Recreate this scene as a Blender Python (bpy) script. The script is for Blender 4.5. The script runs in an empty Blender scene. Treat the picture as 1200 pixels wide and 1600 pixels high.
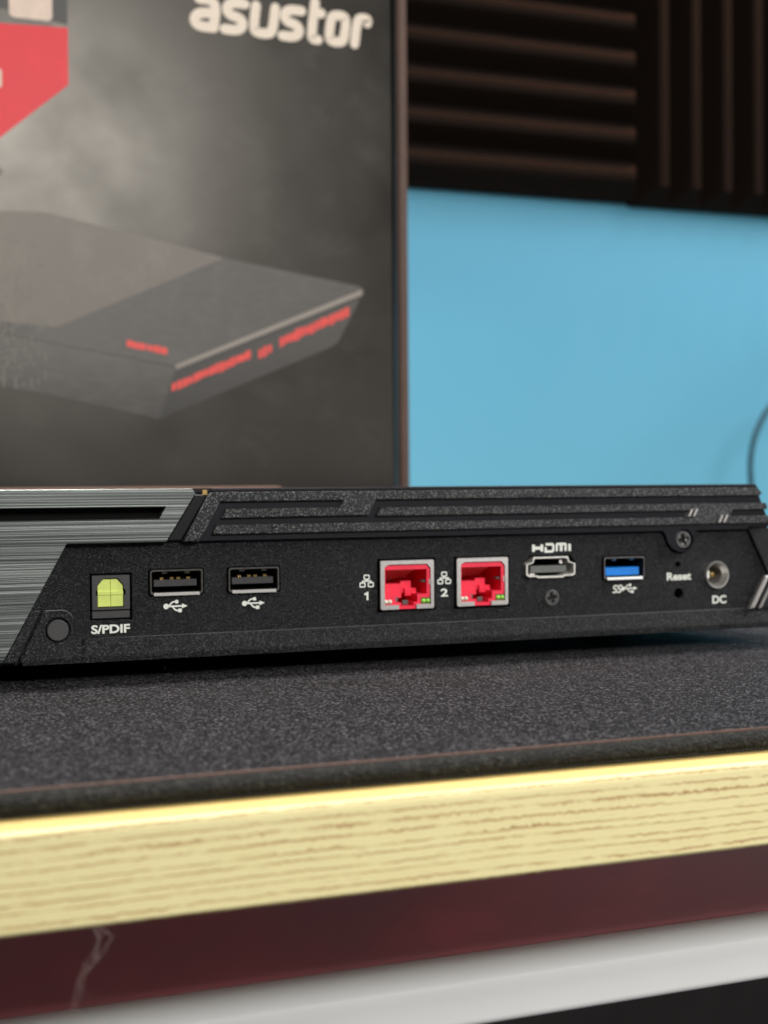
import bpy, bmesh, math, random
from mathutils import Vector, Matrix
from mathutils.geometry import tessellate_polygon
random.seed(7)
S = 0.001                                   # all lengths below are written in millimetres
scene = bpy.context.scene
COL = scene.collection

# ------------------------------------------------------------------ camera
cam = bpy.data.cameras.new('camera')
cam_o = bpy.data.objects.new('camera', cam)
COL.objects.link(cam_o)
scene.camera = cam_o
cam_o.location = (-0.1434026, -0.3611937, 0.0465686)
cam_o.rotation_euler = (1.5539507, 0.0079987, -0.3788351)
cam.sensor_fit = 'VERTICAL'
cam.sensor_height = 36.0
cam.lens = 36.0 * 2219.0 / 1600.0
cam.clip_start = 0.01
cam.clip_end = 50.0
cam.dof.use_dof = True
cam.dof.focus_distance = 0.338
cam.dof.aperture_fstop = 17.0

# ------------------------------------------------------------------ world and lamps (an indoor close-up under lamps)
world = bpy.data.worlds.new('World')
scene.world = world
world.use_nodes = True
world.node_tree.nodes['Background'].inputs['Color'].default_value = (0.016, 0.0165, 0.018, 1)
world.node_tree.nodes['Background'].inputs['Strength'].default_value = 1.0
scene.view_settings.view_transform = 'Standard'
scene.view_settings.look = 'None'
scene.view_settings.exposure = 0.0
scene.view_settings.gamma = 1.0


def lamp(name, loc, aim, size, power, color):
    l = bpy.data.lights.new(name, 'AREA')
    l.shape = 'SQUARE'
    l.size = size
    l.energy = power
    l.color = color
    o = bpy.data.objects.new(name, l)
    COL.objects.link(o)
    o.location = loc
    o.rotation_euler = (Vector(aim) - Vector(loc)).to_track_quat('-Z', 'Y').to_euler()
    return o


lamp('key_lamp', (0.06, -0.62, 0.38), (0.0, -0.05, 0.0), 0.20, 4.9, (1.0, 0.965, 0.91))
lamp('room_lamp', (1.20, -0.30, 0.90), (0.42, 0.47, 0.15), 0.8, 14.5, (0.97, 1.0, 1.0))
lamp('top_lamp', (-0.05, 0.205, 0.90), (-0.03, -0.03, 0.0), 0.14, 3.0, (1.0, 0.97, 0.93)).data.spread = math.radians(85)
lamp('low_fill', (0.62, -0.90, -0.03), (0.05, -0.1, -0.04), 0.4, 1.2, (1.0, 0.93, 0.92))  # added fill without a known source; brightens drawer and red panel
lamp('warm_lamp', (0.55, 0.36, 0.90), (0.33, 0.45, 0.28), 0.16, 1.5, (1.0, 0.45, 0.24)).data.spread = math.radians(75)

# ------------------------------------------------------------------ materials
class NT:
    def __init__(s, name):
        s.m = bpy.data.materials.new(name)
        s.m.use_nodes = True
        s.t = s.m.node_tree
        s.b = s.t.nodes['Principled BSDF']
        s.tc = s.t.nodes.new('ShaderNodeTexCoord')
    def n(s, kind, **kw):
        nd = s.t.nodes.new(kind)
        for k, v in kw.items():
            if hasattr(nd, k):
                setattr(nd, k, v)
            else:
                nd.inputs[k].default_value = v
        return nd
    def l(s, a, b):
        s.t.links.new(a, b)
    def co(s, scale=(1, 1, 1), rot=(0, 0, 0)):
        mp = s.n('ShaderNodeMapping')
        mp.inputs['Scale'].default_value = scale
        mp.inputs['Rotation'].default_value = rot
        s.l(s.tc.outputs['Object'], mp.inputs['Vector'])
        return mp.outputs[0]
    def noise(s, scale, vec=None, detail=2, rough=.5):
        nd = s.n('ShaderNodeTexNoise')
        nd.inputs['Scale'].default_value = scale
        nd.inputs['Detail'].default_value = detail
        nd.inputs['Roughness'].default_value = rough
        s.l(vec if vec is not None else s.tc.outputs['Object'], nd.inputs['Vector'])
        return nd.outputs[0]
    def ramp(s, src, stops):
        r = s.n('ShaderNodeValToRGB')
        el = r.color_ramp.elements
        while len(el) < len(stops):
            el.new(.5)
        for e, (p, c) in zip(el, stops):
            e.position = p
            e.color = (*c, 1) if len(c) == 3 else c
        s.l(src, r.inputs[0])
        return r.outputs[0]
    def math(s, op, a, b=None, c=None):
        nd = s.n('ShaderNodeMath', operation=op)
        for i, v in enumerate((a, b, c)):
            if v is None:
                continue
            if isinstance(v, (int, float)):
                nd.inputs[i].default_value = v
            else:
                s.l(v, nd.inputs[i])
        return nd.outputs[0]
    def mix(s, fac, a, b):
        nd = s.n('ShaderNodeMix', data_type='RGBA')
        if isinstance(fac, (int, float)):
            nd.inputs[0].default_value = fac
        else:
            s.l(fac, nd.inputs[0])
        for i, v in ((6, a), (7, b)):
            if isinstance(v, tuple):
                nd.inputs[i].default_value = (*v, 1)
            else:
                s.l(v, nd.inputs[i])
        return nd.outputs[2]
    def bump(s, h, strength, dist):
        b = s.n('ShaderNodeBump')
        b.inputs['Strength'].default_value = strength
        b.inputs['Distance'].default_value = dist
        s.l(h, b.inputs['Height'])
        s.l(b.outputs[0], s.b.inputs['Normal'])
    def set(s, **kw):
        for k, v in kw.items():
            k = k.replace('_', ' ')
            i = s.b.inputs[k]
            if hasattr(v, 'node'):
                s.l(v, i)
            else:
                i.default_value = (*v, 1) if isinstance(v, tuple) and len(v) == 3 else v
        return s


def plain(name, col, rough=.5, metal=0., spec=.5, var=.12, vs=400., bump=0.):
    m = NT(name)
    nz = m.noise(vs, detail=3)
    c = m.ramp(nz, [(.3, tuple(x * (1 - var) for x in col)), (.7, tuple(min(1, x * (1 + var)) for x in col))])
    m.set(Base_Color=c, Roughness=rough, Metallic=metal, Specular_IOR_Level=spec)
    if bump:
        m.bump(nz, bump, .0002)
    return m.m


def grained(name, col, rough, scale, strength, dist, spec=.5, speck=None):
    """moulded plastic with a spark-eroded grain"""
    m = NT(name)
    a = m.noise(scale, detail=2, rough=.6)
    v = m.n('ShaderNodeTexVoronoi', feature='F1')
    v.inputs['Scale'].default_value = scale * .8
    m.l(m.tc.outputs['Object'], v.inputs['Vector'])
    h = m.math('ADD', a, m.math('MULTIPLY', v.outputs['Distance'], .6))
    m.bump(h, strength, dist)
    big = m.noise(60, detail=3)
    c = m.ramp(big, [(.3, tuple(x * .85 for x in col)), (.7, tuple(x * 1.15 for x in col))])
    r = m.ramp(m.noise(scale * 1.3, detail=1), [(.35, (rough * .7,) * 3), (.65, (rough * 1.2,) * 3)])
    if speck:
        w = m.n('ShaderNodeTexVoronoi', feature='F1')
        w.inputs['Scale'].default_value = scale * .75
        m.l(m.tc.outputs['Object'], w.inputs['Vector'])
        sep = m.n('ShaderNodeSeparateColor')
        m.l(w.outputs['Color'], sep.inputs[0])
        f = m.ramp(sep.outputs[0], [(.72, (0, 0, 0)), (1.0, (1, 1, 1))])
        c = m.mix(f, c, speck)
    m.set(Base_Color=c, Roughness=r, Specular_IOR_Level=spec)
    return m.m


def brushed_metal():
    m = NT('brushed_dark_aluminium')
    v1 = m.co((6, 6, 4600))
    v2 = m.co((3, 3, 1700))
    n1 = m.noise(1.0, v1, 3, .6)
    n2 = m.noise(1.0, v2, 2, .5)
    v3 = m.co((4, 4, 5200))
    n3 = m.noise(1.0, v3, 1, .5)
    s = m.math('ADD', m.math('MULTIPLY', n1, .78), m.math('MULTIPLY', n2, .22))
    c = m.ramp(s, [(.34, (.030, .034, .034)), (.5, (.135, .15, .146)), (.64, (.36, .39, .378))])
    dark = m.ramp(n3, [(.31, (0, 0, 0)), (.40, (1, 1, 1))])
    c2 = m.mix(dark, (.02, .022, .022), c)
    m.set(Base_Color=c2, Metallic=.75, Roughness=.40, Specular_IOR_Level=.5)
    m.bump(s, .5, .00012)
    return m.m


def wood(name, light, line, tint, pitch=2.1, axis='Z', strength=1.0):
    m = NT(name)
    sep = m.n('ShaderNodeSeparateXYZ')
    m.l(m.tc.outputs['Object'], sep.inputs[0])
    z = sep.outputs[axis]
    wob = m.noise(1.0, m.co((22, 22, 22)), 2)
    fine = m.noise(1.0, m.co((560, 560, 300)), 4, .75)
    zz = m.math('ADD', m.math('MULTIPLY', z, 1000.0 / pitch), m.math('MULTIPLY', wob, 1.5))
    zz = m.math('ADD', zz, m.math('MULTIPLY', fine, .75))
    irr = m.n('ShaderNodeCombineXYZ')
    m.l(m.math('MULTIPLY', z, 420.0), irr.inputs[2])
    zz = m.math('ADD', zz, m.math('MULTIPLY', m.noise(1.0, irr.outputs[0], 1), 1.4))
    fr = m.math('FRACT', zz)
    band = m.ramp(fr, [(.0, (0, 0, 0)), (.64, (.04, .04, .04)), (.80, (1, 1, 1)), (.86, (.9, .9, .9)), (.93, (0, 0, 0))])
    fl = m.math('FLOOR', zz)
    cmb = m.n('ShaderNodeCombineXYZ')
    m.l(m.math('MULTIPLY', sep.outputs['X'], 130.0), cmb.inputs[0])
    m.l(m.math('MULTIPLY', fl, 7.31), cmb.inputs[1])
    brk = m.noise(1.0, cmb.outputs[0], 3, .6)
    msk = m.ramp(brk, [(.33, (.12,) * 3), (.52, (1,) * 3)])
    f = m.math('MULTIPLY', m.math('MULTIPLY', band, msk), strength)
    pores = m.noise(1.0, m.co((260, 260, 1500)), 2, .6)
    pf = m.ramp(pores, [(.60, (0, 0, 0)), (.72, (.45,) * 3)])
    mot = m.noise(1.0, m.co((90, 90, 180)), 3)
    base = m.mix(mot, light, tint)
    c = m.mix(f, base, line)
    c = m.mix(m.math('MULTIPLY', pf, .5), c, line)
    m.set(Base_Color=c, Roughness=.55, Specular_IOR_Level=.22)
    m.bump(m.math('SUBTRACT', 1.0, f), .03, .0002)
    return m.m


def box_print():
    m = NT('printed_black_card')
    n = m.noise(9.0, detail=4, rough=.6)
    c = m.ramp(n, [(.3, (.009, .0076, .0064)), (.72, (.018, .016, .014))])
    sc = m.noise(1.0, m.co((70, 70, 420)), 3, .6)
    gr = m.noise(1.0, m.co((520, 520, 60)), 3, .6)
    dots = m.math('MULTIPLY', m.ramp(sc, [(.55, (0,) * 3), (.75, (1,) * 3)]), m.ramp(gr, [(.45, (0,) * 3), (.7, (1,) * 3)]))
    sep = m.n('ShaderNodeSeparateXYZ')
    m.l(m.tc.outputs['Object'], sep.inputs[0])
    fx = m.n('ShaderNodeMapRange')
    fx.inputs[1].default_value = -.01
    fx.inputs[2].default_value = -.075
    m.l(sep.outputs['X'], fx.inputs[0])
    c = m.mix(m.math('MULTIPLY', m.math('MULTIPLY', dots, fx.outputs[0]), .5), c, (.30, .28, .25))
    sm = m.noise(1.0, m.co((38, 38, 55)), 5, .72)
    c = m.mix(m.math('MULTIPLY', m.ramp(sm, [(.54, (0,) * 3), (.74, (1,) * 3)]), .28), c, (.075, .072, .068))
    ve = m.noise(1.0, m.co((300, 300, 14)), 3, .6)
    c = m.mix(m.math('MULTIPLY', m.math('MULTIPLY', m.ramp(ve, [(.58, (0,) * 3), (.74, (1,) * 3)]), fx.outputs[0]), .45), c, (.12, .115, .105))
    r = m.ramp(m.noise(25, detail=3), [(.3, (.29,) * 3), (.7, (.38,) * 3)])
    m.set(Base_Color=c, Roughness=r, Specular_IOR_Level=.5, Specular_Tint=(1.0, .955, .88))
    m.bump(m.noise(14, detail=2), .15, .001)
    return m.m


def print_ink(name, a, b, axis='X', lo=-.06, hi=.08, streak=0.0, fade=None):
    """printed picture ink: a fixed colour ramp across the print; fade = x range over which it dissolves into the card"""
    m = NT(name)
    sep = m.n('ShaderNodeSeparateXYZ')
    m.l(m.tc.outputs['Object'], sep.inputs[0])
    mr = m.n('ShaderNodeMapRange')
    mr.inputs[1].default_value = lo
    mr.inputs[2].default_value = hi
    m.l(sep.outputs[axis], mr.inputs[0])
    c = m.mix(mr.outputs[0], a, b)
    st = m.noise(1.0, m.co((160, 160, 700), (0, math.radians(-18), 0)), 3, .6)
    c = m.mix(m.math('MULTIPLY', m.ramp(st, [(.4, (0,) * 3), (.7, (1,) * 3)]), streak), c, tuple(x * 1.7 for x in b))
    blot = m.noise(1.0, m.co((90, 90, 60)), 4, .7)
    c = m.mix(m.math('MULTIPLY', m.ramp(blot, [(.5, (0,) * 3), (.75, (1,) * 3)]), .3), c, tuple(x * 1.5 for x in a))
    m.set(Base_Color=c, Roughness=.5, Specular_IOR_Level=.5)
    if fade:
        fr = m.n('ShaderNodeMapRange')
        fr.inputs[1].default_value = fade[0]
        fr.inputs[2].default_value = fade[1]
        m.l(sep.outputs[fade[2]], fr.inputs[0])
        m.l(fr.outputs[0], m.b.inputs['Alpha'])
    return m.m


M = {}
M['port'] = grained('grained_black_plastic', (.0040, .0043, .0056), .36, 3800, 1.0, .00030, .26, (.032, .034, .038))
M['lip'] = grained('coarse_black_plastic', (.0045, .0048, .0060), .34, 3800, 1.0, .00038, .40, (.055, .057, .06))
M['strip'] = grained('coarse_grained_plastic', (.0085, .009, .0102), .29, 4300, 1.0, .00042, .62, (.17, .175, .175))
M['smooth'] = plain('satin_black_plastic', (.0055, .0060, .0095), .42, var=.1, vs=900, spec=.2)
M['dark'] = plain('matt_black_plastic', (.006, .006, .007), .5, var=.2, spec=.2)
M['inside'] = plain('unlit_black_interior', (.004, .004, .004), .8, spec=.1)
M['brushed'] = brushed_metal()
M['steel'] = plain('nickel_plated_steel', (.62, .60, .57), .30, 1.0, var=.15, vs=700, bump=.1)
M['satin_steel'] = plain('satin_steel', (.56, .55, .53), .36, .8, var=.1, vs=1500, bump=.08)
M['dark_steel'] = plain('shaded_steel', (.12, .115, .11), .35, .8, var=.2, vs=900)  # shadow on the port shells put into the steel's darker colour
M['wire'] = plain('copper_pink_wire', (.92, .42, .30), .35, .3)
M['housing'] = plain('charcoal_housing', (.035, .035, .037), .5, var=.1, vs=2000, bump=.1)
M['edge_brown'] = plain('brown_edge', (.052, .021, .012), .7, var=.3, vs=900, bump=.3)
M['bright_steel'] = plain('bright_plated_steel', (.72, .71, .66), .38, .35, var=.1, vs=900)
M['bead'] = plain('worn_lit_edge', (.075, .078, .080), .45, var=.45, vs=1400, spec=.6)  # paler than the plastic: edge highlight painted onto worn edges
M['gold'] = plain('gold_contact', (.75, .52, .20), .3, 1.0)
M['red'] = plain('red_port_plastic', (.86, .026, .070), .38, var=.08)
M['white_ink'] = plain('white_ink', (.72, .74, .69), .6, var=.06, vs=3000)
M['lime'] = plain('lime_shutter', (.60, .70, .17), .45, var=.08, vs=300)
M['blue'] = plain('blue_port_plastic', (.0, .20, .72), .4, var=.08)
M['tongue'] = plain('dark_grey_tongue', (.035, .035, .037), .4)
M['grey_tongue'] = plain('grey_tongue', (.12, .125, .12), .35)
M['led_white'] = plain('milky_led', (.75, .66, .55), .3)
M['led_green'] = plain('green_led', (.32, .72, .08), .3)
M['led_bed'] = plain('dark_green_lens', (.03, .07, .015), .3)
M['button'] = plain('grey_rubber_cap', (.042, .042, .043), .6, var=.1, vs=4000, bump=.2)
M['wood_face'] = wood('birch_edge_band', (.76, .70, .385), (.37, .215, .09), (.73, .645, .34), pitch=1.7)
M['wood_top'] = wood('birch_top', (.66, .50, .19), (.50, .33, .12), (.62, .45, .17), axis='Y', strength=.5)
M['mat'] = grained('woven_black_mat', (.0062, .0058, .0066), .72, 3000, 1.0, .00050, .12, (.125, .116, .126))
M['mat_edge'] = grained('bound_black_edge', (.0075, .0075, .0062), .65, 1700, 1.0, .0006, .2, (.026, .027, .022))
M['thread'] = plain('dark_thread', (.022, .023, .018), .7)
M['card'] = box_print()
M['flap'] = plain('warm_lit_brown', (.10, .055, .038), .6, var=.1, vs=60)  # brown holds warm lamplight painted onto side flap and top ridge
M['foam'] = plain('charcoal_foam', (.0145, .0092, .0068), .95, spec=.1, var=.2, vs=900, bump=.5)
M['wall'] = plain('sky_blue_paint', (.142, .52, .765), .55, var=.02, vs=8, bump=.05)
M['white_board'] = plain('white_melamine', (.85, .875, .885), .55, var=.02, vs=30, spec=.25)
mm = NT('dark_red_panel')
nz = mm.noise(1.0, mm.co((16, 16, 30)), 3, .6)
mm.set(Base_Color=mm.ramp(nz, [(.34, (.36, .14, .16)), (.46, (.42, .135, .15)), (.56, (.48, .14, .16)), (.66, (.60, .15, .185))]), Roughness=.32, Specular_IOR_Level=.5)  # purple mottling paints a soft reflection into the panel's colour
M['maroon'] = mm.m
M['floor'] = plain('dark_floor', (.02, .021, .024), .6, var=.4, vs=6)
M['cable'] = plain('dark_cable', (.03, .12, .18), .5)
M['lint'] = plain('pale_lint', (.27, .21, .20), .9, spec=.1)


# ------------------------------------------------------------------ mesh helpers (millimetres in, metres out)
class G:
    def __init__(s):
        s.v, s.f = [], []
    def add(s, vs, fs):
        o = len(s.v)
        s.v += [tuple(p) for p in vs]
        s.f += [tuple(i + o for i in f) for f in fs]
        return s
    def box(s, x0, x1, y0, y1, z0, z1):
        vs = [(x, y, z) for x in (x0, x1) for y in (y0, y1) for z in (z0, z1)]
        return s.add(vs, [(0, 1, 3, 2), (4, 6, 7, 5), (0, 4, 5, 1), (2, 3, 7, 6), (0, 2, 6, 4), (1, 5, 7, 3)])
    def prism_x(s, prof, x0, x1):
        """closed (y,z) profile swept along x"""
        n = len(prof)
        vs = [(x0, y, z) for y, z in prof] + [(x1, y, z) for y, z in prof]
        fs = [(i, (i + 1) % n, n + (i + 1) % n, n + i) for i in range(n)]
        tri = tessellate_polygon([[Vector((y, z, 0)) for y, z in prof]])
        fs += [tuple(t) for t in tri] + [tuple(n + i for i in reversed(t)) for t in tri]
        return s.add(vs, fs)
    def plate(s, outer, holes=(), y0=0., y1=1., bevel=0., back=True):
        """polygon in the x,z plane with holes; front face at y0, back at y1, front edges chamfered"""
        def area(p):
            return sum(a[0] * b[1] - b[0] * a[1] for a, b in zip(p, p[1:] + p[:1])) / 2
        loops = []
        for k, lp in enumerate([list(outer)] + [list(h) for h in holes]):
            if (area(lp) > 0) != (k == 0):
                lp.reverse()
            loops.append(lp)
        def inset(lp, d):
            out, n = [], len(lp)
            for i in range(n):
                a, b, c = Vector(lp[i - 1]), Vector(lp[i]), Vector(lp[(i + 1) % n])
                e1, e2 = (b - a).normalized(), (c - b).normalized()
                n1, n2 = Vector((-e1.y, e1.x)), Vector((-e2.y, e2.x))
                m = n1 + n2
                if m.length < 1e-6:
                    m = n1
                m.normalize()
                k = d / max(.35, m.dot(n1))
                out.append((b.x + m.x * k, b.y + m.y * k))
            return out
        front = [inset(lp, bevel) for lp in loops] if bevel else loops
        tri = tessellate_polygon([[Vector((x, z, 0)) for x, z in lp] for lp in front])
        flat = [p for lp in front for p in lp]
        s.add([(x, y0, z) for x, z in flat], tri)
        if back:
            flat_b = [p for lp in loops for p in lp]
            s.add([(x, y1, z) for x, z in flat_b], [tuple(reversed(t)) for t in tri])
        for lp, fr in zip(loops, front):
            n = len(lp)
            if bevel:
                vs = [(x, y0, z) for x, z in fr] + [(x, y0 + bevel, z) for x, z in lp] + [(x, y1, z) for x, z in lp]
                fs = [(i, (i + 1) % n, n + (i + 1) % n, n + i) for i in range(n)] + \
                     [(n + i, n + (i + 1) % n, 2 * n + (i + 1) % n, 2 * n + i) for i in range(n)]
            else:
                vs = [(x, y0, z) for x, z in lp] + [(x, y1, z) for x, z in lp]
                fs = [(i, (i + 1) % n, n + (i + 1) % n, n + i) for i in range(n)]
            s.add(vs, fs)
        return s
    def strip(s, pts, w, y, closed=False, caps=True, t=.06):
        """flat ribbon of width w along a 2-D polyline: ink"""
        pts = [Vector(p) for p in pts]
        n = len(pts)
        L, R = [], []
        for i in range(n):
            a = pts[i - 1] if (i > 0 or closed) else None
            c = pts[(i + 1) % n] if (i < n - 1 or closed) else None
            e1 = (pts[i] - a).normalized() if a is not None else None
            e2 = (c - pts[i]).normalized() if c is not None else None
            e1 = e1 or e2
            e2 = e2 or e1
            n1, n2 = Vector((-e1.y, e1.x)), Vector((-e2.y, e2.x))
            m = (n1 + n2)
            m = m.normalized() if m.length > 1e-6 else n1
            k = w / 2 / max(.5, m.dot(n1))
            L.append(pts[i] + m * k)
            R.append(pts[i] - m * k)
        if closed:
            vs = [(p.x, y, p.y) for p in L + R]
            s.add(vs, [(i, n + i, n + (i + 1) % n, (i + 1) % n) for i in range(n)])
            return s
        poly = list(L)
        def cap(c, d):
            a0 = math.atan2(d.y, d.x)
            return [c + Vector((math.cos(a0 + q), math.sin(a0 + q))) * w / 2 for q in (math.pi / 4, 0, -math.pi / 4)]
        if caps:
            poly += cap(pts[-1], (pts[-1] - pts[-2]))
        poly += list(reversed(R))
        if caps:
            poly += cap(pts[0], (pts[0] - pts[1]))
        vs = [(p.x, y, p.y) for p in L + R]
        s.add(vs, [(i, n + i, n + i + 1, i + 1) for i in range(n - 1)])
        if caps:
            for c, d, l, r in ((pts[-1], pts[-1] - pts[-2], L[-1], R[-1]), (pts[0], pts[0] - pts[1], R[0], L[0])):
                cp = cap(c, d)
                ring = [l] + cp + [r]
                s.add([(p.x, y, p.y) for p in ring], [tuple(range(len(ring)))])
        return s
    def disc(s, cx, cz, r, y, n=20):
        s.add([(cx + r * math.cos(2 * math.pi * i / n), y, cz + r * math.sin(2 * math.pi * i / n)) for i in range(n)], [tuple(range(n))])
        return s
    def lathe(s, cx, cz, prof, n=28):
        """(radius, y) profile turned about an axis parallel to y"""
        k = len(prof)
        vs = [(cx + r * math.cos(2 * math.pi * i / n), y, cz + r * math.sin(2 * math.pi * i / n)) for i in range(n) for r, y in prof]
        fs = [(i * k + j, ((i + 1) % n) * k + j, ((i + 1) % n) * k + j + 1, i * k + j + 1) for i in range(n) for j in range(k - 1)]
        return s.add(vs, fs)
    def tube(s, pts, r, n=8):
        pts = [Vector(p) for p in pts]
        rings = []
        for i, p in enumerate(pts):
            d = (pts[min(i + 1, len(pts) - 1)] - pts[max(i - 1, 0)]).normalized()
            u = d.cross(Vector((.3, 1, .2))).normalized()
            w = d.cross(u)
            rr = r[i] if isinstance(r, (list, tuple)) else r
            rings.append([p + (u * math.cos(2 * math.pi * k / n) + w * math.sin(2 * math.pi * k / n)) * rr for k in range(n)])
        vs = [q for rg in rings for q in rg]
        fs = [(i * n + k, i * n + (k + 1) % n, (i + 1) * n + (k + 1) % n, (i + 1) * n + k) for i in range(len(pts) - 1) for k in range(n)]
        fs += [tuple(range(n)), tuple(reversed([(len(pts) - 1) * n + k for k in range(n)]))]
        return s.add(vs, fs)
    def dome(s, cx, cy, cz, r, n=12):
        return s.lathe(cx, cz, [(r, cy + r * .2), (r * .92, cy - r * .25), (r * .6, cy - r * .62), (r * .01, cy - r * .8)], n)
    def done(s, name, mat, parent=None, smooth=False, label=None):
        me = bpy.data.meshes.new(name)
        base = parent_base(parent)
        me.from_pydata([((x * S - base.x), (y * S - base.y), (z * S - base.z)) for x, y, z in s.v], [], s.f)
        bm = bmesh.new()
        bm.from_mesh(me)
        bmesh.ops.remove_doubles(bm, verts=bm.verts, dist=1e-7)
        bmesh.ops.recalc_face_normals(bm, faces=bm.faces)
        bm.to_mesh(me)
        bm.free()
        if smooth:
            for p in me.polygons:
                p.use_smooth = True
        me.materials.append(M[mat])
        o = bpy.data.objects.new(name, me)
        COL.objects.link(o)
        if parent:
            o.parent = parent
        if label:
            o['label'] = label
        return o


def parent_base(p):
    v = Vector((0, 0, 0))
    while p is not None:
        v += p.location
        p = p.parent
    return v


def empty(name, loc, label, cat, group=None):
    o = bpy.data.objects.new(name, None)
    o.empty_display_size = .02
    COL.objects.link(o)
    o.location = Vector(loc) * S
    return tag(o, label, cat, group)


def tag(o, label, cat, group=None):
    o['label'] = label
    o['category'] = cat
    if group:
        o['group'] = group
    return o


def copy_tree(o, parent, dx):
    c = o.copy()
    COL.objects.link(c)
    c.parent = parent
    c.location = o.location + Vector(dx) * S
    for ch in list(o.children):
        k = ch.copy()
        COL.objects.link(k)
        k.parent = c
    return c


def rect(x0, x1, z0, z1, r=0., n=4):
    if not r:
        return [(x0, z0), (x1, z0), (x1, z1), (x0, z1)]
    out = []
    for cx, cz, a in ((x1 - r, z0 + r, -90), (x1 - r, z1 - r, 0), (x0 + r, z1 - r, 90), (x0 + r, z0 + r, 180)):
        for k in range(n + 1):
            q = math.radians(a + 90 * k / n)
            out.append((cx + r * math.cos(q), cz + r * math.sin(q)))
    return out


def circ(cx, cz, r, n=24):
    return [(cx + r * math.cos(2 * math.pi * i / n), cz + r * math.sin(2 * math.pi * i / n)) for i in range(n)]


def chaikin(pts, it=2, closed=False):
    for _ in range(it):
        out = [] if closed else [pts[0]]
        rng = range(len(pts)) if closed else range(len(pts) - 1)
        for i in rng:
            a, b = pts[i], pts[(i + 1) % len(pts)]
            out += [(a[0] * .75 + b[0] * .25, a[1] * .75 + b[1] * .25), (a[0] * .25 + b[0] * .75, a[1] * .25 + b[1] * .75)]
        if not closed:
            out.append(pts[-1])
        pts = out
    return pts


def lettering(name, body, x0, x1, z0, z1, y, mat, parent, weight=.012, shear=0.):
    cu = bpy.data.curves.new(name, 'FONT')
    cu.body = body
    cu.size = 1.0
    cu.offset = weight
    cu.resolution_u = 4
    cu.shear = shear
    t = bpy.data.objects.new(name, cu)
    COL.objects.link(t)
    bpy.context.view_layer.update()
    me = bpy.data.meshes.new_from_object(t.evaluated_get(bpy.context.evaluated_depsgraph_get()))
    bpy.data.objects.remove(t)
    xs = [v.co.x for v in me.vertices]
    ys = [v.co.y for v in me.vertices]
    ax, bx, ay, by = min(xs), max(xs), min(ys), max(ys)
    g = G()
    g.add([(x0 + (v.co.x - ax) / (bx - ax) * (x1 - x0), y, z0 + (v.co.y - ay) / (by - ay) * (z1 - z0)) for v in me.vertices],
          [tuple(p.vertices) for p in me.polygons])
    bpy.data.meshes.remove(me)
    return g.done(name, mat, parent)


# ------------------------------------------------------------------ the setting
wall = G().box(-1500, 2200, 475, 520, -720, 1800).done('wall', 'wall')
wall['kind'] = 'structure'
floor = G().box(-2500, 3000, -2500, 474, -740, -720).done('floor', 'floor')
floor['kind'] = 'structure'

# ------------------------------------------------------------------ wooden shelf board and what lies under it
shelf = empty('wooden_shelf', (0, -130, -21.9), 'pale birch wood shelf board with brown grain lines along its front edge', 'shelf')
G().box(-800, 1000, -137.6, 470, -21.9, -5.85).done('board', 'wood_top', shelf)
pr = [(-137.6, -21.9), (-138.3, -21.8), (-138.7, -21.3), (-138.7, -7.1), (-138.55, -6.4), (-138.2, -6.0), (-137.6, -5.83)]
G().prism_x(pr, -800, 1000).done('edge_band', 'wood_face', shelf)

lower = empty('white_drawer', (0, -95, -64), 'white rounded drawer front running under the wooden shelf', 'drawer')
pr = [(-50, -64.2), (-97.6, -64.2)] + [(-97.6 - 2.0 * math.cos(math.radians(a)), -62.2 + 2.0 * math.sin(math.radians(a))) for a in range(-75, 1, 15)] + \
     [(-93.6 - 6.0 * math.cos(math.radians(a)), -57.2 + 6.0 * math.sin(math.radians(a))) for a in range(0, 91, 9)] + [(-50, -51.2)]
G().prism_x(pr, -800, 1000).done('drawer_front', 'white_board', lower, smooth=True)
G().box(-800, 1000, -50, 420, -64, -60).done('drawer_bottom', 'white_board', lower)
tag(G().box(-800, 1000, -92, -89, -51.1, -22).done('dark_red_panel', 'maroon'), 'glossy dark red panel in the gap between wooden shelf and white drawer', 'panel')

lint = G()
trunk = [(-104.0, -21.7), (-102.5, -23.3), (-103.7, -26.1), (-105.0, -27.0), (-106.5, -29.8), (-107.2, -32.7), (-108.0, -35.2)]
for k in range(8):
    j = [(x + random.uniform(-1.1, 1.1), -138.8 - random.uniform(0, .8), z + random.uniform(-.35, .35)) for x, z in trunk]
    if k > 3:
        j = j[(k - 4) % 4:(k - 4) % 4 + 3]
        j[-1] = (j[-1][0] + random.uniform(-1.5, 1.5), j[-1][1], j[-1][2] + random.uniform(-.3, 1.2))
    p3 = [j[0]]
    for a, b in zip(j, j[1:]):
        for q in (.33, .66, 1):
            p3.append(tuple(a[i] + (b[i] - a[i]) * q + random.uniform(-.14, .14) for i in range(3)))
    lint.tube(p3, [(.035 if k > 3 else .045) * (1 - .6 * i / len(p3)) for i in range(len(p3))], 5)
tag(lint.done('lint_strand', 'lint'), 'wispy strand of pale lint hanging from the lower edge of the wooden shelf', 'lint')

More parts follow.
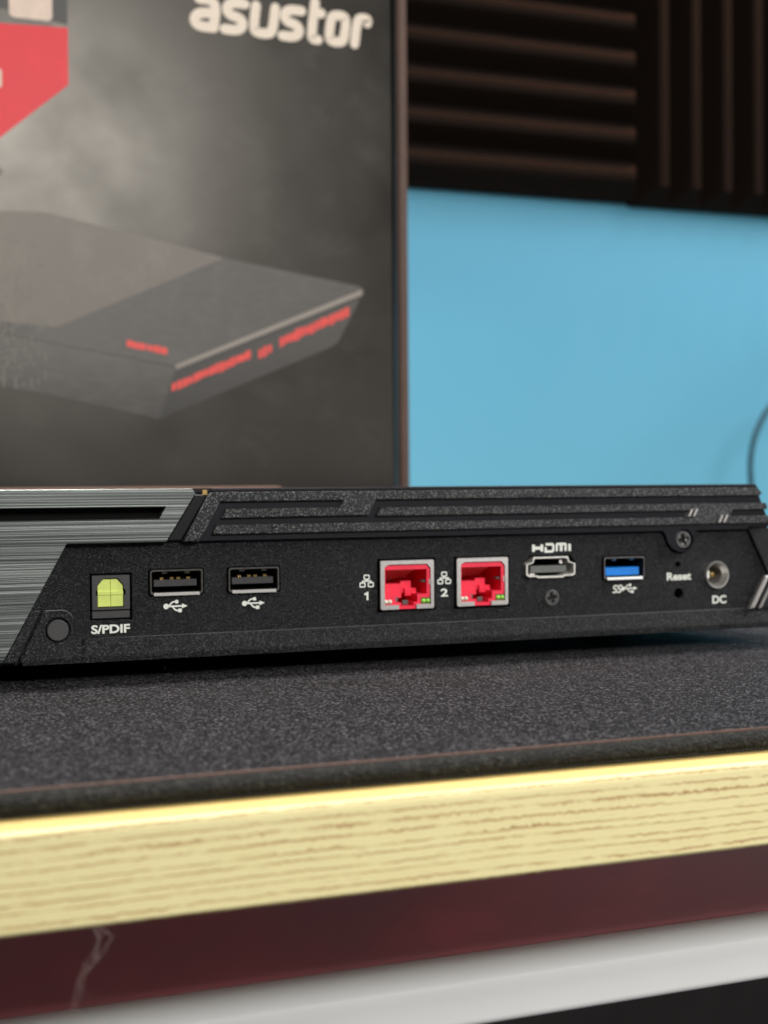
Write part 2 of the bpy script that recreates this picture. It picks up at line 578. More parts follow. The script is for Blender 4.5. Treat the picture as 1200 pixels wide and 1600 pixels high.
bdrop = empty('dark_backdrop', (300, 260, -720), 'added dark backdrop for the shadowed space below the white drawer at the lower right', 'backdrop')  # added backdrop that imitates the dark, shadowed space under the drawer
G().box(-900, 1400, 262, 460, -719, -75).done('backdrop_body', 'floor', bdrop)
M['navy'] = plain('shaded_wall_navy', (.03, .08, .14), .5, var=.2, vs=20)  # navy imitates the blue wall in deep shadow
M['charcoal'] = plain('backdrop_charcoal', (.14, .13, .125), .5, var=.2, vs=20)
for k in range(9):
    G().plate(rect(-890 + k * 250, -644 + k * 250, -700, -80, 2), (), 240, 262, 2).done('backdrop_panel', 'navy' if k % 2 else 'charcoal', bdrop, label='navy panel for the shadowed blue wall' if k % 2 else 'charcoal grey backdrop panel')

# ------------------------------------------------------------------ desk mat
mat = empty('desk_mat', (100, 140, -5.8), 'black grained desk mat with bound edge lying on the wooden shelf', 'mat')
G().box(-420, 700, -127.8, 430, -5.75, -1.7).done('mat_surface', 'mat', mat)
pr = [(-127.8, -5.8)] + [(-128.2 - 2.4 * math.sin(math.radians(a)), -3.75 - 2.03 * math.cos(math.radians(a))) for a in range(0, 181, 20)] + [(-127.8, -1.72)]
G().prism_x(pr, -420, 700).done('edge_binding', 'mat_edge', mat, smooth=False)
G().tube([(-420, -128.0, -1.78), (140, -128.0, -1.78), (700, -128.0, -1.78)], .5, 8).done('edge_strip', 'edge_brown', mat)  # thin brown tube along the mat's front edge
st = G()
x = -125.0
while x < 45:
    st.add(*(lambda c: ([(c[0] + .42 * dx, c[1] + .3 * dy, c[2] + .32 * dz) for dx, dy, dz in
             ((-1.2, 0, -.8), (0, -1, .2), (1.2, 0, .8), (0, 1, .2), (0, 0, 1))], [(0, 1, 4), (1, 2, 4), (2, 3, 4), (3, 0, 4), (0, 3, 2, 1)]))((x, -130.5, -5.25)))
    x += .95
s_o = st.done('stitching', 'thread', mat)
s_o['kind'] = 'stuff'

# ------------------------------------------------------------------ acoustic foam on the wall
def foam(name, x0, z0, label, across):
    root = empty(name, (x0 + 150, 475, z0), label, 'foam panel', 'acoustic foam panels on the blue wall')
    G().box(x0, x0 + 300, 463, 474.9, z0, z0 + 300).done('backing', 'foam', root)
    pts = [(463.0, .8), (450.0, 7.6), (447.0, 9.6), (446.4, 12.8), (447.0, 16.0), (450.0, 18.0), (463.0, 24.4)]
    first = None
    for k in range(12):
        if first is None:
            g = G()
            if across:
                vs, n = [], len(pts)
                for e in (0, 1):
                    for y, t in pts:
                        back = 0.0 if not e else -.55 * (463 - y)
                        vs.append((x0 + (299.9 if e else .1) + back, y, z0 + t))
                g.add(vs, [(i, i + 1, n + i + 1, n + i) for i in range(n - 1)] + [tuple(range(n)), tuple(range(2 * n - 1, n - 1, -1)), (0, n, 2 * n - 1, n - 1)])
            else:
                vs, n = [], len(pts)
                for e in (0, 1):
                    for y, t in pts:
                        back = .55 * (463 - y) if not e else 0.0
                        vs.append((x0 + t, y, z0 + (299.9 if e else .1) + back))
                g.add(vs, [(i, i + 1, n + i + 1, n + i) for i in range(n - 1)] + [tuple(range(n)), tuple(range(2 * n - 1, n - 1, -1)), (0, n, 2 * n - 1, n - 1)])
            first = g.done('wedge', 'foam', root)
        else:
            c = first.copy()
            COL.objects.link(c)
            c.location = first.location + (Vector((0, 0, 25 * k)) if across else Vector((25 * k, 0, 0))) * S
    return root


foam('acoustic_foam_panel', 67.0, 237.5, 'charcoal foam panel with level ridges, its right end beside the upright ridged panel', True)
foam('acoustic_foam_panel', 367.5, 236.0, 'charcoal foam panel with upright ridges at the upper right of the blue wall', False)

# ------------------------------------------------------------------ cable hanging in front of the wall
cp = chaikin([(490, 128), (430, 104), (415, 84), (409.5, 66), (409.5, 50), (413, 30), (426, 8), (470, 1.2), (620, 1.2)], 2)
cp = [(640, 300), (560, 200)] + cp
tag(G().tube([(x, 395 + max(0, z - 110) * .42, z) for x, z in cp], 1.9, 10).done('cable', 'cable', smooth=True), 'thin dark blue cable curving down beside the blue wall at the right edge', 'cable')

# ------------------------------------------------------------------ product box behind the device
B = 232.0
box = empty('product_box', (-60, 280, -1.7), 'tall black printed retail box with red tag and picture of a flat device', 'box')
G().plate(rect(-230, 101.6, -1.65, 318, 1.2), (), B, 300, 4.0).done('box_lid', 'card', box)
G().plate(rect(-233, 103.9, -1.65, 319, 1.0), (), 300.2, 330, .6).done('box_tray', 'card', box)
G().plate(rect(103.4, 109.2, -1.65, 319, 1.6), (), 240, 330, 1.5).done('side_flap', 'flap', box)
PY = B - .10
M['tag_red'] = print_ink('red_print', (.74, .006, .020), (.70, .006, .018))
M['label_ink'] = print_ink('pale_label_print', (.72, .56, .46), (.66, .52, .43))
M['smear'] = print_ink('small_type_print', (.16, .13, .115), (.12, .10, .09))
M['dark_ink'] = print_ink('dark_print', (.045, .042, .039), (.04, .038, .036))
M['pic_light'] = print_ink('picture_lid_light', (.20, .175, .145), (.165, .145, .125), 'X', -.05, .02, .0)
M['pic_top'] = print_ink('picture_lid_dark', (.105, .097, .087), (.085, .078, .071), 'X', -.05, .08, .25, (-.085, .0, 'X'))
M['pic_front'] = print_ink('picture_front', (.026, .024, .022), (.075, .069, .062), 'Z', .08, .125, .1)
M['pic_side'] = print_ink('picture_side', (.030, .028, .025), (.105, .098, .088), 'Z', .076, .108, .2)
M['pic_edge'] = print_ink('picture_edge', (.22, .195, .17), (.30, .265, .225), 'X', .0, .08, .0)
M['pic_red'] = print_ink('picture_red_light', (.85, .075, .06), (.80, .065, .055))
M['pic_shadow'] = print_ink('picture_shadow', (.04, .038, .036), (.042, .04, .038))
M['logo'] = plain('cream_print', (.78, .67, .55), .5, var=.03)


def ink(name, poly, mat, lift=0.0, parent=box):
    return G().plate(poly, (), PY - lift, PY - lift + .03, 0, back=False).done(name, mat, parent)


ink('dark_band', [(-120, 249), (-45.7, 238), (-45.7, 300), (-120, 300)], 'dark_ink')
ink('red_tag', [(-130, 232), (-72.7, 235.7)] + chaikin([(-72.7, 235.7), (-45.6, 236.9), (-45.6, 213.5), (-73.3, 189.6)], 0)[1:] + [(-130, 141)], 'tag_red', .05)
ink('tag_label', rect(-69.1, -51.9, 238.7, 262, 2), 'label_ink', .05)
for k in range(9):
    ink('small_type', rect(-67.6 + k * 1.78, -66.3 + k * 1.78, 236.75 - .02 * k, 238.1), 'smear', .08)
ink('tag_letter', rect(-78, -72.3, 209.8, 217.3, 1.0), 'label_ink', .08)
ink('small_letter', rect(-76, -72.6, 174.5, 177.2, .6), 'smear', .05)
# the printed picture of a flat device
ink('picture_lid', [(-120, 158), (-74, 160.2), (-54.5, 160.6), (19.6, 145.9), (-51, 114), (-120, 104)], 'pic_light', .05)
ink('picture_lid', [(19.6, 145.9), (82.1, 136.4), (83.2, 134.6), (-1.8, 98.8), (-22.2, 102.3), (-120, 118), (-51.2, 114)], 'pic_top', .08)
ink('picture_side', [(-1.8, 98.4), (-9.5, 76.4), (-51.5, 85.2), (-120, 98), (-120, 117), (-22.2, 102.0)], 'pic_side', .030)
ink('picture_front', [(83.0, 133.2), (71.5, 111.5), (68.5, 109.2), (-9.5, 76.4), (-1.8, 98.4)], 'pic_front', .040)
ink('picture_edge', [(83.2, 135.2), (83.0, 132.8), (-1.8, 97.6), (-2.2, 99.4)], 'pic_edge', .11)
ink('picture_shade_line', [(83.0, 132.6), (82.2, 131.0), (-2.6, 95.0), (-1.9, 97.2)], 'pic_shadow', .10)


def ragged(a, b, w, n=9):
    top, bot = [], []
    for i in range(n + 1):
        t = i / n
        x, z = a[0] + (b[0] - a[0]) * t, a[1] + (b[1] - a[1]) * t
        top.append((x, z + w / 2 * random.uniform(.75, 1.15)))
        bot.append((x + .3, z - w / 2 * random.uniform(.75, 1.15)))
    return top + bot[::-1]




def broken(a, b, w, n):
    g = G()
    for i in range(n):
        t0, t1 = (i + random.uniform(0, .12)) / n, (i + random.uniform(.86, 1.05)) / n
        f = lambda t, k: (a[0] + (b[0] - a[0]) * t, a[1] + (b[1] - a[1]) * t + k)
        u, v = random.uniform(.40, .64) * w, random.uniform(.40, .64) * w
        g.plate([f(t0, -v), f(t1, -v * random.uniform(.7, 1)), f(t1, u * random.uniform(.7, 1)), f(t0, u)], (), PY - .14 - .0015 * i, PY - .11, 0, back=False)
    return g.done('picture_light_bar', 'pic_red', box)


broken((-3.8, 89.8), (31.0, 104.8), 3.6, 15)
broken((44.0, 110.2), (76.8, 125.4), 4.2, 14)
broken((34.4, 105.2), (40.8, 108.0), 4.0, 3)
broken((-23.0, 108.2), (-5.3, 105.0), 2.6, 6)
px = G()
for k in range(170):
    u, v = abs(random.gauss(0, .38)), random.random()
    x_, z_ = -76 + 30 * u, 88 + 62 * v
    if z_ > 160 - u * 14 or u > 1.2:
        continue
    w_, h_ = random.choice(((.7, .7), (.5, 2.2), (.6, 3.5), (1.6, .6))) if v < .7 else (.8, .7)
    px.add([(x_, PY - .16 - k * .0002, z_), (x_ + w_, PY - .16 - k * .0002, z_), (x_ + w_, PY - .16 - k * .0002, z_ + h_), (x_, PY - .16 - k * .0002, z_ + h_)], [(0, 1, 2, 3)])
M['pixel'] = print_ink('picture_pixels', (.18, .166, .144), (.15, .14, .12))
po = px.done('picture_pixels', 'pixel', box)
po['kind'] = 'stuff'
# brand lettering: heavy slanted rounded strokes
lw = 4.3
glyphs = {
    'a': [[(.15, 1), (.7, 1), (1, .8), (1, 0)], [(1, 0), (.25, 0), (0, .22), (.22, .5), (1, .52)]],
    's': [[(1, 1), (.2, 1), (-.05, .76), (.2, .53), (.8, .47), (1.05, .24), (.8, 0), (0, 0)]],
    'u': [[(0, 1), (0, .2), (.15, 0), (.85, 0), (1, .2), (1, 1)]],
    't': [[(.1, 1.4), (.1, .2), (.3, 0), (1, 0)], [(.1, 1), (1.05, 1)]],
    'o': [[(.8, 0), (1, .15), (1, .85), (.8, 1), (.2, 1), (0, .85), (0, .15), (.2, 0)]],
    'r': [[(0, 0), (0, .8), (.2, 1), (1, 1), (1, .84)]],
}
spans = [('a', 5.4, 18.9), ('s', 19.3, 31.4), ('u', 32.0, 45.0), ('s', 45.2, 57.0), ('t', 58.0, 66.0), ('o', 66.5, 78.0), ('r', 78.8, 88.0)]
for ch, xa, xb in spans:
    g = G()
    for k, st_ in enumerate(glyphs[ch]):
        p = chaikin(st_, 2, ch == 'o')
        q = []
        for u, v in p:
            zz = 241.6 + lw / 2 + v * (16.0 - lw)
            q.append((xa + lw / 2 + u * (xb - xa - lw) + (zz - 249) * .13, zz))
        g.strip(q, lw, PY - .05 - .03 * k, closed=ch == 'o')
    g.done('logo_letter', 'logo', box)

# ------------------------------------------------------------------ the storage device
dev = empty('network_storage_device', (-25, 90, -1.7), 'flat black network storage device with red ports, rear side facing front', 'storage device')
body_poly = [(-175, 4.2), (126.5, 4.2), (129.5, 8), (134, 20), (128, 34), (125.2, 39.5), (125.5, 40.2), (123.0, 43.6), (123.5, 44.3), (121.8, 45.9), (-175, 45.9)]
G().plate(body_poly, (), 16, 193, .5).done('body', 'dark', dev)
g = G()
g.box(-175, 126.5, .3, 16.2, 3.2, 4.4)
g.box(-175, -173, .3, 16.2, 4.4, 45.9)
g.box(126.4, 128, 1.6, 16.2, 4.4, 34)
g.done('bottom_tray', 'dark', dev)
g = G()
g.box(-175, -53.4, -1.6, 193, 45.95, 46.82)
g.box(-53.4, -49.4, .4, 193, 44.6, 45.3)
g.plate([(-48.6, 46.9), (121.2, 46.9), (122.3, 45.8), (-49.4, 45.8)], (), -1.9, 193, .3)
g.done('top_cover', 'smooth', dev)
pr = [(150, 46.8), (160, 47.7), (190, 47.7), (190, 46.8)]
G().prism_x(pr, -172, 20).done('top_ridge', 'flap', dev)  # ridge's brown stands in for a warm reflection

# port panel with its openings
holes = [rect(-79.95, -69.3, 13.6, 25.4), rect(-65.0, -50.4, 19.1, 26.15, .8), rect(-44.2, -29.6, 19.1, 26.15, .8),
         rect(-1.75, 15.4, 12.6, 27.1), rect(21.25, 38.4, 12.6, 27.1),
         [(43.3, 21.2), (44.0, 20.3), (59.2, 20.3), (59.9, 21.2), (59.9, 24.7), (58.2, 26.9), (45.0, 26.9), (43.3, 24.7)],
         rect(68.6, 83.5, 19.0, 26.1, .7), circ(94.6, 23.06, .85, 14), circ(94.9, 14.45, 1.5, 18), circ(108.5, 19.55, 4.35, 28)]
pp = [(-104, 4.9), (127, 4.9), (127, 34), (-104, 34)]
G().plate(pp, holes, 0, 1.6, .16).done('port_panel', 'port', dev)
# lower lip: a chamfer that comes forward, then an undercut
for xa, xb, top in ((-97.0, -81.6, 0), (-81.6, 130, 1)):
    pr = ([(.1, 9.2), (-.42, 9.02), (-.52, 8.8)] if top else [(.1, 8.9), (-.05, 8.75)]) + [(-1.55, 5.0), (-1.55, 4.6), (-1.1, 3.1), (1.0, 3.1), (1.0, 9.0)]
    G().prism_x(pr, xa, xb).done('lower_lip', 'lip', dev)
G().tube([(-80.8, -.12, 8.95), (-60, -.14, 9.02), (20, -.14, 9.02), (118.5, -.14, 9.02)], .17, 6).done('edge_highlight', 'bead', dev)  # pale bead carries the lip edge's highlight in its colour
# pad round the rubber button
pad = [(-97.9, 3.9), (-84.0, 3.9), (-84.5, 12.6)] + [(-87.3 + 2.8 * math.cos(math.radians(a)), 13.9 + 2.8 * math.sin(math.radians(a))) for a in range(0, 91, 15)] + [(-91.9, 16.7)]
G().plate(pad, [circ(-88.3, 11.6, 3.0, 28)], -1.5, .2, .4).done('corner_pad', 'lip', dev)
G().plate([(-101.8, 3.9), (-98.5, 3.9), (-92.3, 16.7), (-94.9, 16.7)], (), -1.5, .2, .25).done('corner_pad', 'lip', dev)
G().plate(circ(-88.3, 11.6, 2.72, 32), (), -1.65, 0, .25).done('rubber_button', 'button', dev)

G().tube([(-94.0, -1.42, 16.62), (-92.6, -1.42, 16.62)], .13, 6).done('edge_highlight', 'bead', dev)  # pale beads paint the lit rim of the pads
G().tube([(-91.4, -1.42, 16.62), (-87.3, -1.42, 16.62)] + [(-87.3 + 2.75 * math.cos(math.radians(a)), -1.38, 13.9 + 2.72 * math.sin(math.radians(a))) for a in range(75, -1, -15)], [.14] * 6 + [.1, .04]).done('edge_highlight', 'bead', dev)

# brushed metal corner panel with slot
bp = [(-180, 46.86), (-53.9, 46.86), (-53.0, 45.5), (-60.75, 33.2), (-86.0, 33.2), (-101.9, 4.2), (-180, 4.2)]
slot = [(-180 + 2, 42.3), (-60.9, 42.2), (-62.6, 39.2), (-178, 39.2)]
G().plate(bp, [slot], -2.4, -.04, .14).done('brushed_panel', 'brushed', dev)
G().box(-178, -60, 1.0, 1.4, 38, 43.5).done('slot_dark', 'inside', dev)  # black sheet standing in for the unlit hollow behind the slot

# divider and upper panel with raised strips
G().prism_x([(-.02, 0), (-.02, 1), (1, 1), (1, 0)], -61, -60.9).done('divider_end', 'dark', dev)
dv = [(-53.0, 45.4), (-49.0, 45.4), (-56.4, 33.2), (-60.7, 33.2)]
G().plate(dv, (), -1.1, 0.1, .5).done('divider', 'dark', dev)
G().box(-50.7, -49.5, -.9, .3, 45.2, 46.5).done('gold_glint', 'gold', dev)  # added gold chip in place of a warm glint in the notch
up = [(-56.6, 33.1), (88.6, 33.1), (89.6, 31.9), (90.2, 29.8), (91.7, 27.9), (94.0, 26.8), (96.6, 26.8), (98.6, 27.9), (99.7, 29.6),
      (99.9, 32.2), (100.6, 33.1), (118.4, 33.1), (119.4, 34.0), (127.5, 34.0), (124.7, 39.5), (122.0, 45.8), (-49.2, 45.8)]
G().plate(up, [circ(96.0, 30.45, 3.05, 24)], -1.2, .05, .2).done('upper_panel', 'smooth', dev)
a_ = [(-49.1, 45.9), (121.6, 45.9), (123.3, 44.2), (122.6, 43.45), (-2.79, 43.45), (-5.06, 39.25), (-46.15, 39.05), (-44.8, 41.45),
      (-13.5, 41.5), (-12.3, 43.4), (-46.3, 43.35), (-52.1, 33.15), (-56.35, 33.25)]
G().plate(a_, (), -2.3, -1.1, .22).done('raised_strip', 'strip', dev)
b_ = [(-48.56, 34.85), (126.4, 35.05), (125.6, 37.3), (111.6, 37.3), (112.7, 39.2), (125.0, 39.2), (125.3, 40.1), (124.6, 41.2), (-1.6, 41.35),
      (-2.85, 38.95), (100.2, 39.1), (99.0, 37.2), (-47.6, 37.28)]
G().plate(b_, (), -2.3, -1.1, .22).done('raised_strip', 'strip', dev)
for xs, zs in ((96.4, 37.35), (98.1, 37.4), (107.1, 35.4), (108.8, 35.45)):
    G().plate([(xs, zs), (xs + .75, zs), (xs + 2.0, zs + 2.2), (xs + 1.25, zs + 2.2)], (), -2.75, -1.1, .15).done('glint_sliver', 'satin_steel', dev)  # steel slivers stand in for glints on the groove ends
# right corner bracket with two bright bars
G().plate([(119.0, 33.3), (128, 33.3), (132, 20), (128, 8.9), (120.4, 8.9), (126.4, 19.2)], (), -1.2, .1, .3).done('corner_bracket', 'port', dev)
for dx, w in ((0, 1.7), (3.4, 1.0)):
    G().plate([(118.9 + dx, 9.0), (118.9 + dx + w, 9.0), (124.7 + dx + w, 18.9), (124.7 + dx, 18.9)], (), -2.2, -.3, .45).done('bracket_bar', 'satin_steel', dev)
for xf in (-150, 108):
    G().lathe(xf, 14, [(.01, 0)] + [(0, 0)], 3)
    f_ = G()
    n = 20
    f_.add([(xf + 8 * math.cos(2 * math.pi * i / n), 66 + 8 * math.sin(2 * math.pi * i / n), z) for z in (-1.7, 3.3) for i in range(n)],
           [(i, (i + 1) % n, n + (i + 1) % n, n + i) for i in range(n)] + [tuple(range(n))])
    f_.done('rubber_foot', 'dark', dev)
    f2 = f_.done('rubber_foot', 'dark', dev)
    f2.location.y += .108
G().box(-120, 122, 186, 192, -1.7, 3.3).done('rubber_foot', 'dark', dev)  # extra bar added to keep the blue wall hidden under the device

# --- optical audio port
op = G()
op.plate(rect(-79.45, -69.75, 16.1, 24.95, .25), [[(-78.0, 16.75), (-71.4, 16.75), (-71.4, 19.7), (-70.95, 20.0), (-70.95, 21.1), (-71.4, 21.4), (-71.4, 22.3), (-72.9, 24.1), (-76.5, 24.1), (-78.0, 22.3), (-78.0, 21.4), (-78.4, 21.1), (-78.4, 20.0), (-78.0, 19.7)]], .15, 3, .12)
op.plate(rect(-80.3, -69.0, 13.2, 25.8), (), 3.0, 4.0)
port = op.done('optical_port', 'housing', dev)
g = G()
for (xa, xb, ca, cb) in ((-77.95, -74.72, 1, 0), (-74.66, -71.45, 0, 1)):
    zt = 24.0
    lo = [(xa, 16.9), (xb, 16.9), (xb, 20.4), (xa, 20.4)]
    hi = [(xa, 20.5), (xb, 20.5)] + ([(xb, 22.3), (xb - 1.5, zt), (xa, zt)] if cb else [(xb, zt), (xa + 1.5, zt), (xa, 22.3)])
    d = G()
    d.plate(lo, (), .42, 1.2, .12)
    d.plate(hi, (), .62, 1.2, .12)
    d.prism_x([(.30, 20.0), (.30, 20.75), (.7, 21.1), (1.2, 21.1), (1.2, 19.6), (.45, 19.7)], xa + .02, xb - .02)
    d.done('shutter_door', 'lime', port)
G().plate(rect(-79.45, -69.75, 13.95, 15.85, .2), (), .3, 3, .15).done('lower_strip', 'housing', port)

# --- usb ports
def usb(x, z, tongue, grey, name_label, big):
    sh = G()
    sh.plate(rect(x, x + 14.0, z + .1, z + 6.7, .8), [rect(x + .55, x + 13.45, z + .75, z + 6.15, .45)], -.35, 12, .15)
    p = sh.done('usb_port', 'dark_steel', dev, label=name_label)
    sh = G()
    sh.prism_x([(-.35, z + .75), (-.75, z + .15), (-.75, z - .05), (-.3, z + .1), (.2, z + .5)], x + 1.0, x + 13.0)
    sh.done('lower_lip', 'satin_steel', p)
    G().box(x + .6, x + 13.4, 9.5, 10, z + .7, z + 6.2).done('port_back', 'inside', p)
    lo, hi = (z + 2.2, z + 4.0) if not big else (z + 1.1, z + 3.5)
    G().plate(rect(x + 1.3, x + 12.7, lo, hi), (), 1.0, 9.4, .12).done('tongue', tongue, p)
    if not big:
        c0 = None
        for k in range(4):
            cx = x + 3.1 + k * 2.35 + (.3 if k in (1,) else -.3 if k == 2 else 0)
            if c0 is None:
                c0 = G().prism_x([(1.6, hi), (2.0, hi + .55), (3.2, hi + .5), (8, hi + .2), (8, hi)], cx, cx + .95).done('contact', 'gold', p)
                x_first = cx
            else:
                c = c0.copy()
                COL.objects.link(c)
                c.location = c0.location + Vector((cx - x_first, 0, 0)) * S
    t0 = None
    for cx in (x + 3.4, x + 9.4):
        if t0 is None:
            t0 = G().prism_x([(.4, z + 6.15), (1.0, z + 5.55), (1.5, z + 5.55), (4, z + 6.1)], cx, cx + 1.4).done('spring_tab', 'steel', p)
        else:
            c = t0.copy()
            COL.objects.link(c)
            c.location = t0.location + Vector((6.0, 0, 0)) * S
    return p


u1 = usb(-64.7, 19.3, 'tongue', False, None, False)
copy_tree(u1, dev, (20.8, 0, 0))
usb(69.05, 19.2, 'blue', False, 'usb port with a bright blue tongue', True)

# --- network ports
def net(x, z):
    sh = G()
    win = [(x + 1.4, z + 1.35), (x + 5.6, z + 1.35), (x + 5.6, z + .02), (x + 10.65, z + .02), (x + 10.65, z + 1.35), (x + 14.95, z + 1.35),
           (x + 14.95, z + 11.2), (x + 13.9, z + 12.35), (x + 2.4, z + 12.35), (x + 1.4, z + 11.6)]
    outer = rect(x, x + 16.1, z - .02, z + 13.6, .5)
    sh.plate([(x + .4, z), (x + 5.6, z), (x + 5.6, z + 1.35), (x + 1.4, z + 1.35), (x + 1.4, z + 11.6), (x + 2.4, z + 12.35), (x + 13.9, z + 12.35),
              (x + 14.95, z + 11.2), (x + 14.95, z + 1.35), (x + 10.65, z + 1.35), (x + 10.65, z), (x + 15.7, z), (x + 16.1, z + .4), (x + 16.1, z + 13.2),
              (x + 15.7, z + 13.6), (x + .4, z + 13.6), (x, z + 13.2), (x, z + .4)], (), -.55, -.1, .13)
    sh.box(x + .05, x + .35, -.15, 13, z + .3, z + 13.3)
    sh.box(x + 15.75, x + 16.05, -.15, 13, z + .3, z + 13.3)
    sh.box(x + .3, x + 15.8, -.15, 13, z + 13.25, z + 13.55)
    p = sh.done('network_port', 'satin_steel', dev)
    cav = [(x + 1.75, z + 10.9), (x + 13.95, z + 10.9), (x + 13.95, z + 4.1), (x + 11.1, z + 4.1), (x + 11.1, z + 1.9), (x + 10.0, z + 1.9),
           (x + 10.0, z + .95), (x + 6.4, z + .95), (x + 6.4, z + 1.9), (x + 4.75, z + 1.9), (x + 4.75, z + 4.1), (x + 1.75, z + 4.1)]
    ins = G()
    ins.plate([(x + .6, z + .02), (x + 15.5, z + .02), (x + 15.5, z + 13.1), (x + .6, z + 13.1)], [cav], -.06, 12, .12)
    ins.box(x + 1.0, x + 15, 11.5, 12.2, z + .5, z + 12)
    ins.box(x + 2.6, x + 7.7, 3.2, 11.4, z + 3.0, z + 6.9)
    ins.box(x + 8.3, x + 11.4, 5.2, 11.4, z + 4.2, z + 7.5)
    ins.box(x + 9.2, x + 12.6, 4.2, 11.4, z + 3.4, z + 5.5)
    ins.done('plastic_insert', 'red', p)
    c0 = None
    for k in range(8):
        if c0 is None:
            c0 = G().tube([(x + 3.0, 1.0, z + 10.75), (x + 3.0, 1.8, z + 10.6), (x + 3.0, 6.2, z + 9.0), (x + 3.0, 7.5, z + 8.2)], .19, 6).done('contact_wire', 'wire', p)
        else:
            c = c0.copy()
            COL.objects.link(c)
            c.location = c0.location + Vector((1.02 * k, 0, 0)) * S
    G().plate([(x + 12.2, z + 7.6), (x + 14.9, z + 8.4), (x + 14.9, z + 6.9)], (), .6, 2.2, .1).done('spring_tab', 'dark_steel', p)
    G().box(x + 14.6, x + 14.98, -.35, .2, z + 6.7, z + 8.2).done('spring_slot', 'steel', p)
    G().box(x + 12.2, x + 14.98, -.16, -.05, z + 1.45, z + 3.1).done('led_lens', 'led_bed', p)
    for cx, m in ((x + 1.75, 'led_white'), (x + 2.95, 'led_white'), (x + 12.95, 'led_green'), (x + 14.25, 'led_green')):
        G().dome(cx, -.12, z + 2.2, .68).done('led', m, p, smooth=True)
    G().box(x + 5.2, x + 6.5, 3, 3.6, z + 2.0, z + 3.3).done('dark_contact', 'grey_tongue', p)
    G().box(x + 8.0, x + 9.6, 3, 3.6, z + 1.1, z + 2.3).done('dark_contact', 'grey_tongue', p)
    return p


n1 = net(-1.15, 13.1)
copy_tree(n1, dev, (22.95, 0, .12))

# --- video port
def hd(s, dz=0.):
    c = (51.6, 23.5)
    pts = [(43.6, 21.3), (44.5, 20.75), (46.8, 20.75), (47.4, 20.35), (55.6, 20.35), (56.2, 20.75), (58.7, 20.75), (59.6, 21.3), (59.6, 24.4), (57.7, 25.0), (57.2, 26.5), (46.0, 26.5), (45.5, 25.0), (43.6, 24.4)]
    return [(c[0] + (x - c[0]) * s, c[1] + (z - c[1]) * (1 - (1 - s) * 2.4)) for x, z in pts]


hp = G().plate(hd(1.0), [hd(.925)], -.45, 10, .14).done('video_port', 'bright_steel', dev)
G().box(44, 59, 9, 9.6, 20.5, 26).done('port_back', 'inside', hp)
G().plate(rect(45.6, 57.3, 21.9, 23.9, .2), (), .8, 9, .1).done('tongue', 'grey_tongue', hp)
G().box(45.2, 46.6, .2, 1.0, 21.3, 21.8).done('spring_tab', 'steel', hp)
G().box(55.4, 56.4, 1.5, 5.0, 24.4, 25.4).done('spring_tab', 'steel', hp)

# --- power jack
jk = G().lathe(108.5, 19.55, [(4.3, 2.0), (4.25, .05), (4.0, -.35), (3.75, -.3), (2.75, 1.6), (2.7, 9)], 32).done('power_jack', 'satin_steel', dev, smooth=False)
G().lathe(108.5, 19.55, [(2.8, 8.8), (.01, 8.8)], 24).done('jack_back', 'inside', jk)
G().lathe(108.3, 19.55, [(1.0, 8.8), (1.0, 2.6), (.75, 2.0), (.01, 1.85)], 20).done('centre_pin', 'gold', jk, smooth=False)
G().box(104.6, 105.9, .3, 2.2, 18.6, 20.9).done('side_contact', 'white_ink', jk)

# --- screws
def screw(cx, cz, r, y):
    a, b = r * .58, r * .16
    cross = [(cx - b, cz - a), (cx + b, cz - a), (cx + b, cz - b), (cx + a, cz - b), (cx + a, cz + b), (cx + b, cz + b), (cx + b, cz + a),
             (cx - b, cz + a), (cx - b, cz + b), (cx - a, cz + b), (cx - a, cz - b), (cx - b, cz - b)]
    q = math.radians(12)
    cross = [(cx + (x - cx) * math.cos(q) - (z - cz) * math.sin(q), cz + (x - cx) * math.sin(q) + (z - cz) * math.cos(q)) for x, z in cross]
    o = G().plate(circ(cx, cz, r, 28), [cross], y, y + 1.0, r * .13).done('screw', 'screw', dev)
    G().lathe(cx, cz, [(r * .62, y + .9), (.01, y + 1.3)], 12).done('screw_recess', 'satin_steel', o)


M['screw'] = plain('black_screw', (.10, .10, .10), .34, .5)
screw(52.0, 14.65, 2.4, -.35)
screw(96.0, 30.45, 2.75, -1.0)

# --- white printing on the port panel
I = -.05
lettering('lettering', 'S/PDIF', -79.75, -69.9, 10.15, 12.4, I, 'white_ink', dev, .034)
lettering('lettering', 'Reset', 90.7, 99.2, 18.35, 20.7, I, 'white_ink', dev, .034)
lettering('lettering', 'DC', 106.7, 111.7, 10.85, 13.35, I, 'white_ink', dev, .034)
G().strip([(-5.65, 17.6), (-4.75, 18.0), (-4.75, 16.05)], .55, I, caps=False).done('lettering', 'white_ink', dev)
lettering('lettering', '2', 17.1, 19.3, 16.2, 18.45, I, 'white_ink', dev, .03)


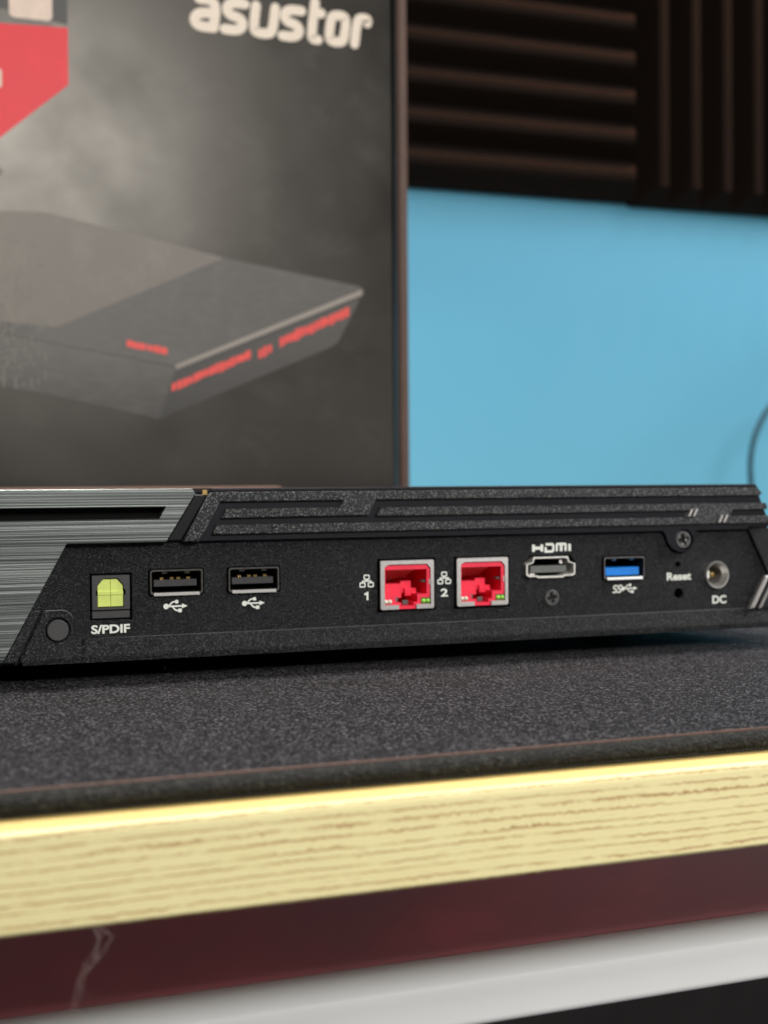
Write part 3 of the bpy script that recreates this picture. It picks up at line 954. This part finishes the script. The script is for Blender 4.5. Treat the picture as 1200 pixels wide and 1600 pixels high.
def trident(x, z, k, name='usb_symbol'):
    g = G()
    P = lambda *p: [(x + a * k, z + b * k) for a, b in p]
    g.disc(x + .75 * k, z, .72 * k, I)
    g.strip(P((.75, 0), (5.2, 0)), .42 * k, I - .02, caps=False)
    g.add([(x + 4.9 * k, I - .04, z - .62 * k), (x + 6.4 * k, I - .04, z), (x + 4.9 * k, I - .04, z + .62 * k)], [(0, 1, 2)])
    g.strip(chaikin(P((1.4, 0), (2.2, .95), (2.7, 1.15), (3.4, 1.15)), 1), .4 * k, I - .06)
    g.disc(x + 3.5 * k, z + 1.15 * k, .5 * k, I - .08)
    g.strip(chaikin(P((2.3, 0), (3.1, -.95), (3.6, -1.15), (4.2, -1.15)), 1), .4 * k, I - .06)
    g.plate(rect(x + 3.9 * k, x + 4.85 * k, z - 1.62 * k, z - .68 * k), (), I - .08, I, 0, back=False)
    return g


trident(-61.2, 16.45, 1.0).done('usb_symbol', 'white_ink', dev)
trident(-40.2, 16.45, .98).done('usb_symbol', 'white_ink', dev)
g = trident(75.0, 16.5, .86)
for sx in (72.2, 73.7):
    p = chaikin([(1, 1), (.2, 1), (-.05, .76), (.2, .53), (.8, .47), (1.05, .24), (.8, 0), (0, 0)], 2)
    g.strip([(sx + u * 1.1 + v * .3, 15.5 + v * 1.9) for u, v in p], .42, I - .1)
g.done('usb_symbol', 'white_ink', dev)
for x, z in ((-4.95, 19.6), (18.2, 19.75)):
    g = G()
    w = .36
    for cx, cz in ((0, 2.25), (-1.2, .2), (1.2, .2)):
        g.strip(rect(x + cx - .72, x + cx + .72, z + cz - .1, z + cz + 1.0, .25, 3), w, I, closed=True)
    g.strip([(x, z + 2.1), (x, z + 1.72)], w, I - .02, caps=False)
    g.strip([(x - 1.2, z + 1.25), (x - 1.2, z + 1.66), (x + 1.2, z + 1.66), (x + 1.2, z + 1.25)], w, I - .04, caps=False)
    g.done('network_symbol', 'white_ink', dev)
g = G()
hx, hz, hh, w = 46.2, 28.0, 2.05, .9
for st_ in ([(0, 0), (0, 1)], [(2.7, 0), (2.7, 1)], [(0, .5), (2.7, .5)],
            [(3.9, 1), (6.0, 1), (6.4, .85), (6.4, .15), (6.0, 0), (3.9, 0), (3.9, .62)],
            [(7.5, 0), (7.5, .9), (7.7, 1), (10.2, 1), (10.4, .9), (10.4, 0)], [(8.95, 0), (8.95, 1)], [(11.7, 0), (11.7, 1)]):
    k = len(g.f)
    g.strip([(hx + a, hz + b * hh) for a, b in st_], w * (.8 if len(st_) > 2 else 1), I - .0006 * k, caps=False)
g.done('lettering', 'white_ink', dev)
